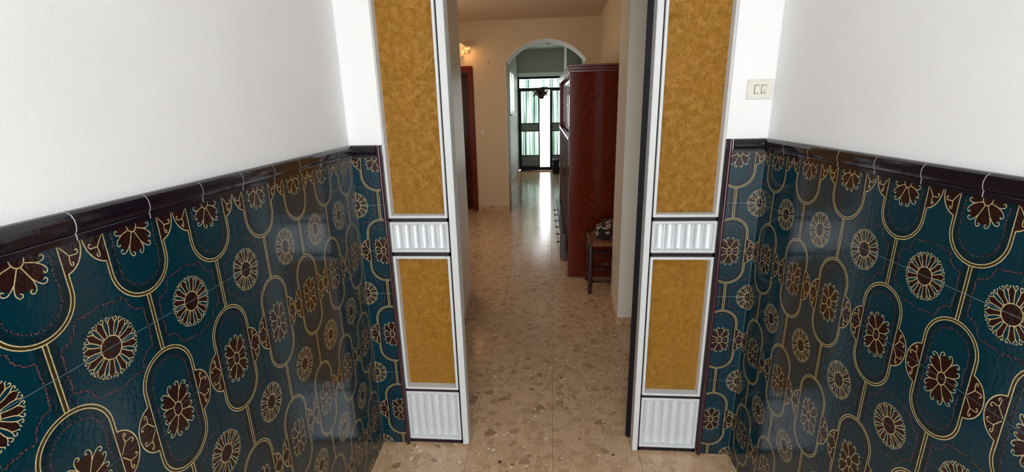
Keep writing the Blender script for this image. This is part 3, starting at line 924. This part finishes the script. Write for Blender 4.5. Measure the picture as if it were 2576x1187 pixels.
# ------------------------------------------------------------------ arch wall: door, sconce, socket, nail
door = tag(empty('door_1', (0, 0, 0)), 'dark mahogany door and varnished frame left of the arch', 'door', kind='structure')
mb = MB()
mb.box(DX1 - .006, -1.115, YA - .022, YA, 0, DZ + .082, bev=.005); mb.box(DX0, DX1 - .006, YA - .022, YA, DZ, DZ + .082, bev=.005); mb.box(DX0 - .06, DX0, YA - .022, YA, 0, DZ + .082, bev=.005)
mb.box(DX1 - .02, DX1, YA, YA + .19, 0, DZ)
mb.build('casing', M['redwood'], door)
mb = MB(); mb.box(DX0 + .005, DX1 - .022, YA + .14, YA + .18, .006, DZ - .004, bev=.003); lf = mb.build('leaf', M['cabfront'], door)
for z0, z1 in ((.15, .95), (1.08, 1.9)):
    b = MB(); b.box(DX0 + .12, DX1 - .14, YA + .132, YA + .14, z0, z1, bev=.004); b.build('door_panel', M['cabfront'], lf)

sc = tag(empty('wall_sconce', (-1.30, YA, 2.36)), 'lit amber glass flower sconce above the mahogany door', 'wall lamp')
b = MB(); b.lathe([(0, 0), (.045, 0), (.045, .008), (.02, .02), (0, .022)], 16); bp = b.build('wall_plate', M['brass'], sc, smooth=True); bp.rotation_euler = (math.radians(90), 0, 0)
b = MB(); b.tube([(0, -.02, 0), (.0, -.08, .03), (.02, -.12, .05), (.03, -.13, .02)], .007, 8); b.build('arm', M['brass'], sc, smooth=True)
b = MB(); nseg = 40
vs = []; prof = [(.018, 0), (.030, -.012), (.042, -.04), (.048, -.075), (.058, -.105), (.085, -.130)]
for i, (r, z) in enumerate(prof):
    for k in range(nseg):
        a = 2 * math.pi * k / nseg; u = i / (len(prof) - 1)
        rr = r * (1 + .18 * u * u * math.sin(7 * a)); zz = z + .020 * u * u * math.cos(7 * a)
        vs.append((rr * math.cos(a), rr * math.sin(a), zz))
fs = [(i * nseg + k, i * nseg + (k + 1) % nseg, (i + 1) * nseg + (k + 1) % nseg, (i + 1) * nseg + k) for i in range(len(prof) - 1) for k in range(nseg)]
b.add(vs, fs)
sh = b.build('glass_shade', M['shade'], sc, smooth=True); sh.location = (.03, -.13, .03); sh.rotation_euler = (0, math.radians(-38), 0)
sm = sh.modifiers.new('thick', 'SOLIDIFY'); sm.thickness = .003
lb = bpy.data.lights.new('sconce_bulb', 'POINT'); lb.energy = 1.3; lb.color = (1.0, .62, .30); lb.shadow_soft_size = .05
lo = bpy.data.objects.new('sconce_bulb', lb); C.objects.link(lo); lo.parent = sc; lo.location = (.08, -.15, -.06)

sk = tag(empty('wall_socket', (-1.0, YA, 1.187)), 'small beige switch plate on the arch wall beside the mahogany door', 'light switch')
box_part('plate', sk, M['switch'], -.022, .022, -.008, 0, -.035, .035, bev=.002); box_part('rocker', sk, M['switch'], -.009, .009, -.012, -.008, -.016, .016, bev=.001)
b = MB(); b.tube([(-.88, YA, 2.156), (-.88, YA - .02, 2.152), (-.88, YA - .022, 2.16)], .006, 6)
tag(b.build('wall_nail', M['iron']), 'small dark nail in the arch wall left of the arch', 'nail')

# ------------------------------------------------------------------ garden room
# window on its left wall
w1 = tag(empty('window_1', (0, 0, 0)), 'small white framed window in the garden room left wall', 'window', kind='structure')
mb = MB(); xw = -.775
mb.box(xw - .04, xw + .012, 9.0, 9.06, 1.39, 2.21); mb.box(xw - .04, xw + .012, 10.04, 10.1, 1.39, 2.21); mb.box(xw - .04, xw + .012, 9.06, 10.04, 2.15, 2.21); mb.box(xw - .04, xw + .012, 9.06, 10.04, 1.39, 1.44); mb.box(xw - .04, xw + .012, 9.52, 9.57, 1.44, 2.15)
mb.build('frame', M['alu'], w1)
box_part('sill', w1, M['alu'], xw, xw + .06, 8.97, 10.13, 1.362, 1.388, bev=.004)
for a, b_ in ((9.06, 9.52), (9.57, 10.04)): box_part('pane', w1, M['glass'], xw - .022, xw - .018, a, b_, 1.44, 2.15)

# garden door
gd = tag(empty('door_2', (0, 0, 0)), 'bronze aluminium glazed garden door with fluted panels and a transom', 'door', kind='structure')
yd = YE - .02
mb = MB()
for x0, x1 in ((-.775, -.735), (.245, .285)): mb.box(x0, x1, yd - .03, yd + .04, 0.02, 2.17)
mb.box(-.735, .245, yd - .03, yd + .04, 2.12, 2.17); mb.box(-.735, .245, yd - .03, yd + .04, 1.875, 1.925); mb.box(-.735, .245, yd - .03, yd + .04, .0, .075)
mb.box(-.025, .018, yd - .03, yd + .04, .075, 1.875)
mb.build('frame', M['leafalu'], gd)
for nm, x0, x1 in (('fixed_leaf', -.735, -.265), ('fixed_leaf', .018, .245)):
    mb = MB()
    ws = .03 if x1 < 0 else .016
    mb.box(x0, x0 + ws, yd - .02, yd + .02, .075, 1.875); mb.box(x1 - ws, x1, yd - .02, yd + .02, .075, 1.875)
    for z0, z1 in ((.075, .10), (.345, .365), (.925, .945), (1.105, 1.125), (1.85, 1.875)): mb.box(x0 + ws, x1 - ws, yd - .02, yd + .02, z0, z1)
    lf = mb.build(nm, M['leafalu'], gd)
    nfl = 14 if x1 < 0 else 7
    for z0, z1 in ((.10, .345), (.945, 1.105)):
        fluted_panel(lf, x0 + ws, x1 - ws, z0, z1, yd - .006, nfl, M['greyfl'])
    for z0, z1 in ((.365, .925), (1.125, 1.85)):
        box_part('pane', lf, M['glass'], x0 + ws, x1 - ws, yd, yd + .004, z0, z1)
box_part('transom_pane', gd, M['glass'], -.735, .245, yd, yd + .004, 1.925, 2.12)

def curtain(name, x0, x1, y, z0, z1, folds, amp, label):
    mb = MB(); n = folds * 8
    vs = []
    for z in (z0, z1):
        for k in range(n + 1):
            x = x0 + (x1 - x0) * k / n
            vs.append((x, y + amp * math.sin(2 * math.pi * folds * k / n) + amp * .4 * math.sin(2 * math.pi * folds * 1.7 * k / n), z))
    mb.add(vs, [(k, k + 1, n + 2 + k, n + 1 + k) for k in range(n)])
    o = mb.build(name, M['curtain'], smooth=True)
    s = o.modifiers.new('thick', 'SOLIDIFY'); s.thickness = .002
    return tag(o, label, 'curtain')
curtain('curtain', -.730, -.285, YE + .06, .10, 1.86, 9, .012, 'green and white striped curtain behind the left leaf of the garden door')
curtain('curtain', .030, .240, YE + .06, .10, 1.86, 5, .012, 'green and white striped curtain behind the right leaf of the garden door')
curtain('curtain', -.730, -.46, YE + .06, 1.93, 2.115, 5, .010, 'short striped curtain in the transom of the garden door, left end')
curtain('curtain', -.20, .240, YE + .06, 1.93, 2.115, 8, .010, 'short striped curtain in the transom of the garden door, right end')

# door mat
b = MB(); b.box(-.74, .02, 11.05, YE - .06, 0.0, .012, bev=.004)
tag(b.build('door_mat', M['mat_rug']), 'brown patterned mat at the foot of the garden door', 'mat')

# low dark armchair
ac_ = tag(empty('armchair', (.155, 10.83, 0)), 'low charcoal armchair with dark red throw by the garden door', 'armchair')
box_part('seat', ac_, M['upholstery'], -.12, .12, -.20, .20, .03, .24, bev=.015)
b = MB(); b.prism([(.02, .24), (.06, .24), (.12, .54), (.085, .55)], -.18, .18, 'y')
o = b.build('backrest', M['redcloth'], ac_)
box_part('cushion', ac_, M['upholstery'], -.12, .04, -.19, .19, .24, .33, bev=.02)
for sx in (-1, 1):
    for sy in (-1, 1):
        box_part('leg', ac_, M['iron'], sx * .10 - .012, sx * .10 + .012, sy * .17 - .012, sy * .17 + .012, 0, .03)

# hanging plant
hp = tag(empty('hanging_plant', (-.185, 9.0, 1.70)), 'hanging plant in a clay pot in front of the garden door', 'plant')
b = MB(); b.lathe([(0, -.045), (.045, -.045), (.062, .0), (.072, .05), (.078, .052), (.078, .066), (.066, .066), (.06, .05), (0, .045)], 18); b.build('pot', M['clay'], hp, smooth=True)
b = MB(); b.tube([(0, 0, .05), (0, 0, 1.04)], .0012, 6); b.build('chain', M['greyfl'], hp)
for k in range(34):
    a = 2 * math.pi * k / 34 * 5.1 + R.random(); rr = R.uniform(.10, .19); dz = R.uniform(-.08, .10)
    b = MB(); L = []
    W_ = R.uniform(.03, .055)
    for t in (0, .3, .6, .85, 1):
        r = .02 + rr * t; z = .06 + dz * t + .05 * math.sin(math.pi * t)
        wd = W_ * math.sin(math.pi * min(.95, .15 + t * .8))
        cx, cy = r * math.cos(a), r * math.sin(a); nx, ny = -math.sin(a) * wd, math.cos(a) * wd
        L.append(((cx - nx, cy - ny, z), (cx, cy, z - .004), (cx + nx, cy + ny, z)))
    vs = [p for row in L for p in row]
    b.add(vs, [(3 * i + j, 3 * i + j + 1, 3 * i + 4 + j, 3 * i + 3 + j) for i in range(4) for j in (0, 1)])
    lf = b.build('leaf', M['leaf'] if k % 4 else M['petal'], hp, smooth=True)
    s = lf.modifiers.new('thick', 'SOLIDIFY'); s.thickness = .002

# ceiling lamp of the garden room
cl_ = tag(empty('ceiling_lamp', (-.08, 9.7, 2.74)), 'small round lamp on the garden room ceiling seen under the arch', 'ceiling lamp')
b = MB(); b.lathe([(0, 0), (.06, 0), (.06, -.02), (0, -.022)], 20); b.build('base', M['lintel'], cl_, smooth=False)
b = MB(); b.lathe([(.055, -.02), (.085, -.035), (.075, -.07), (.04, -.09), (0, -.095)], 20); b.build('shade', M['greyfl'], cl_, smooth=True)
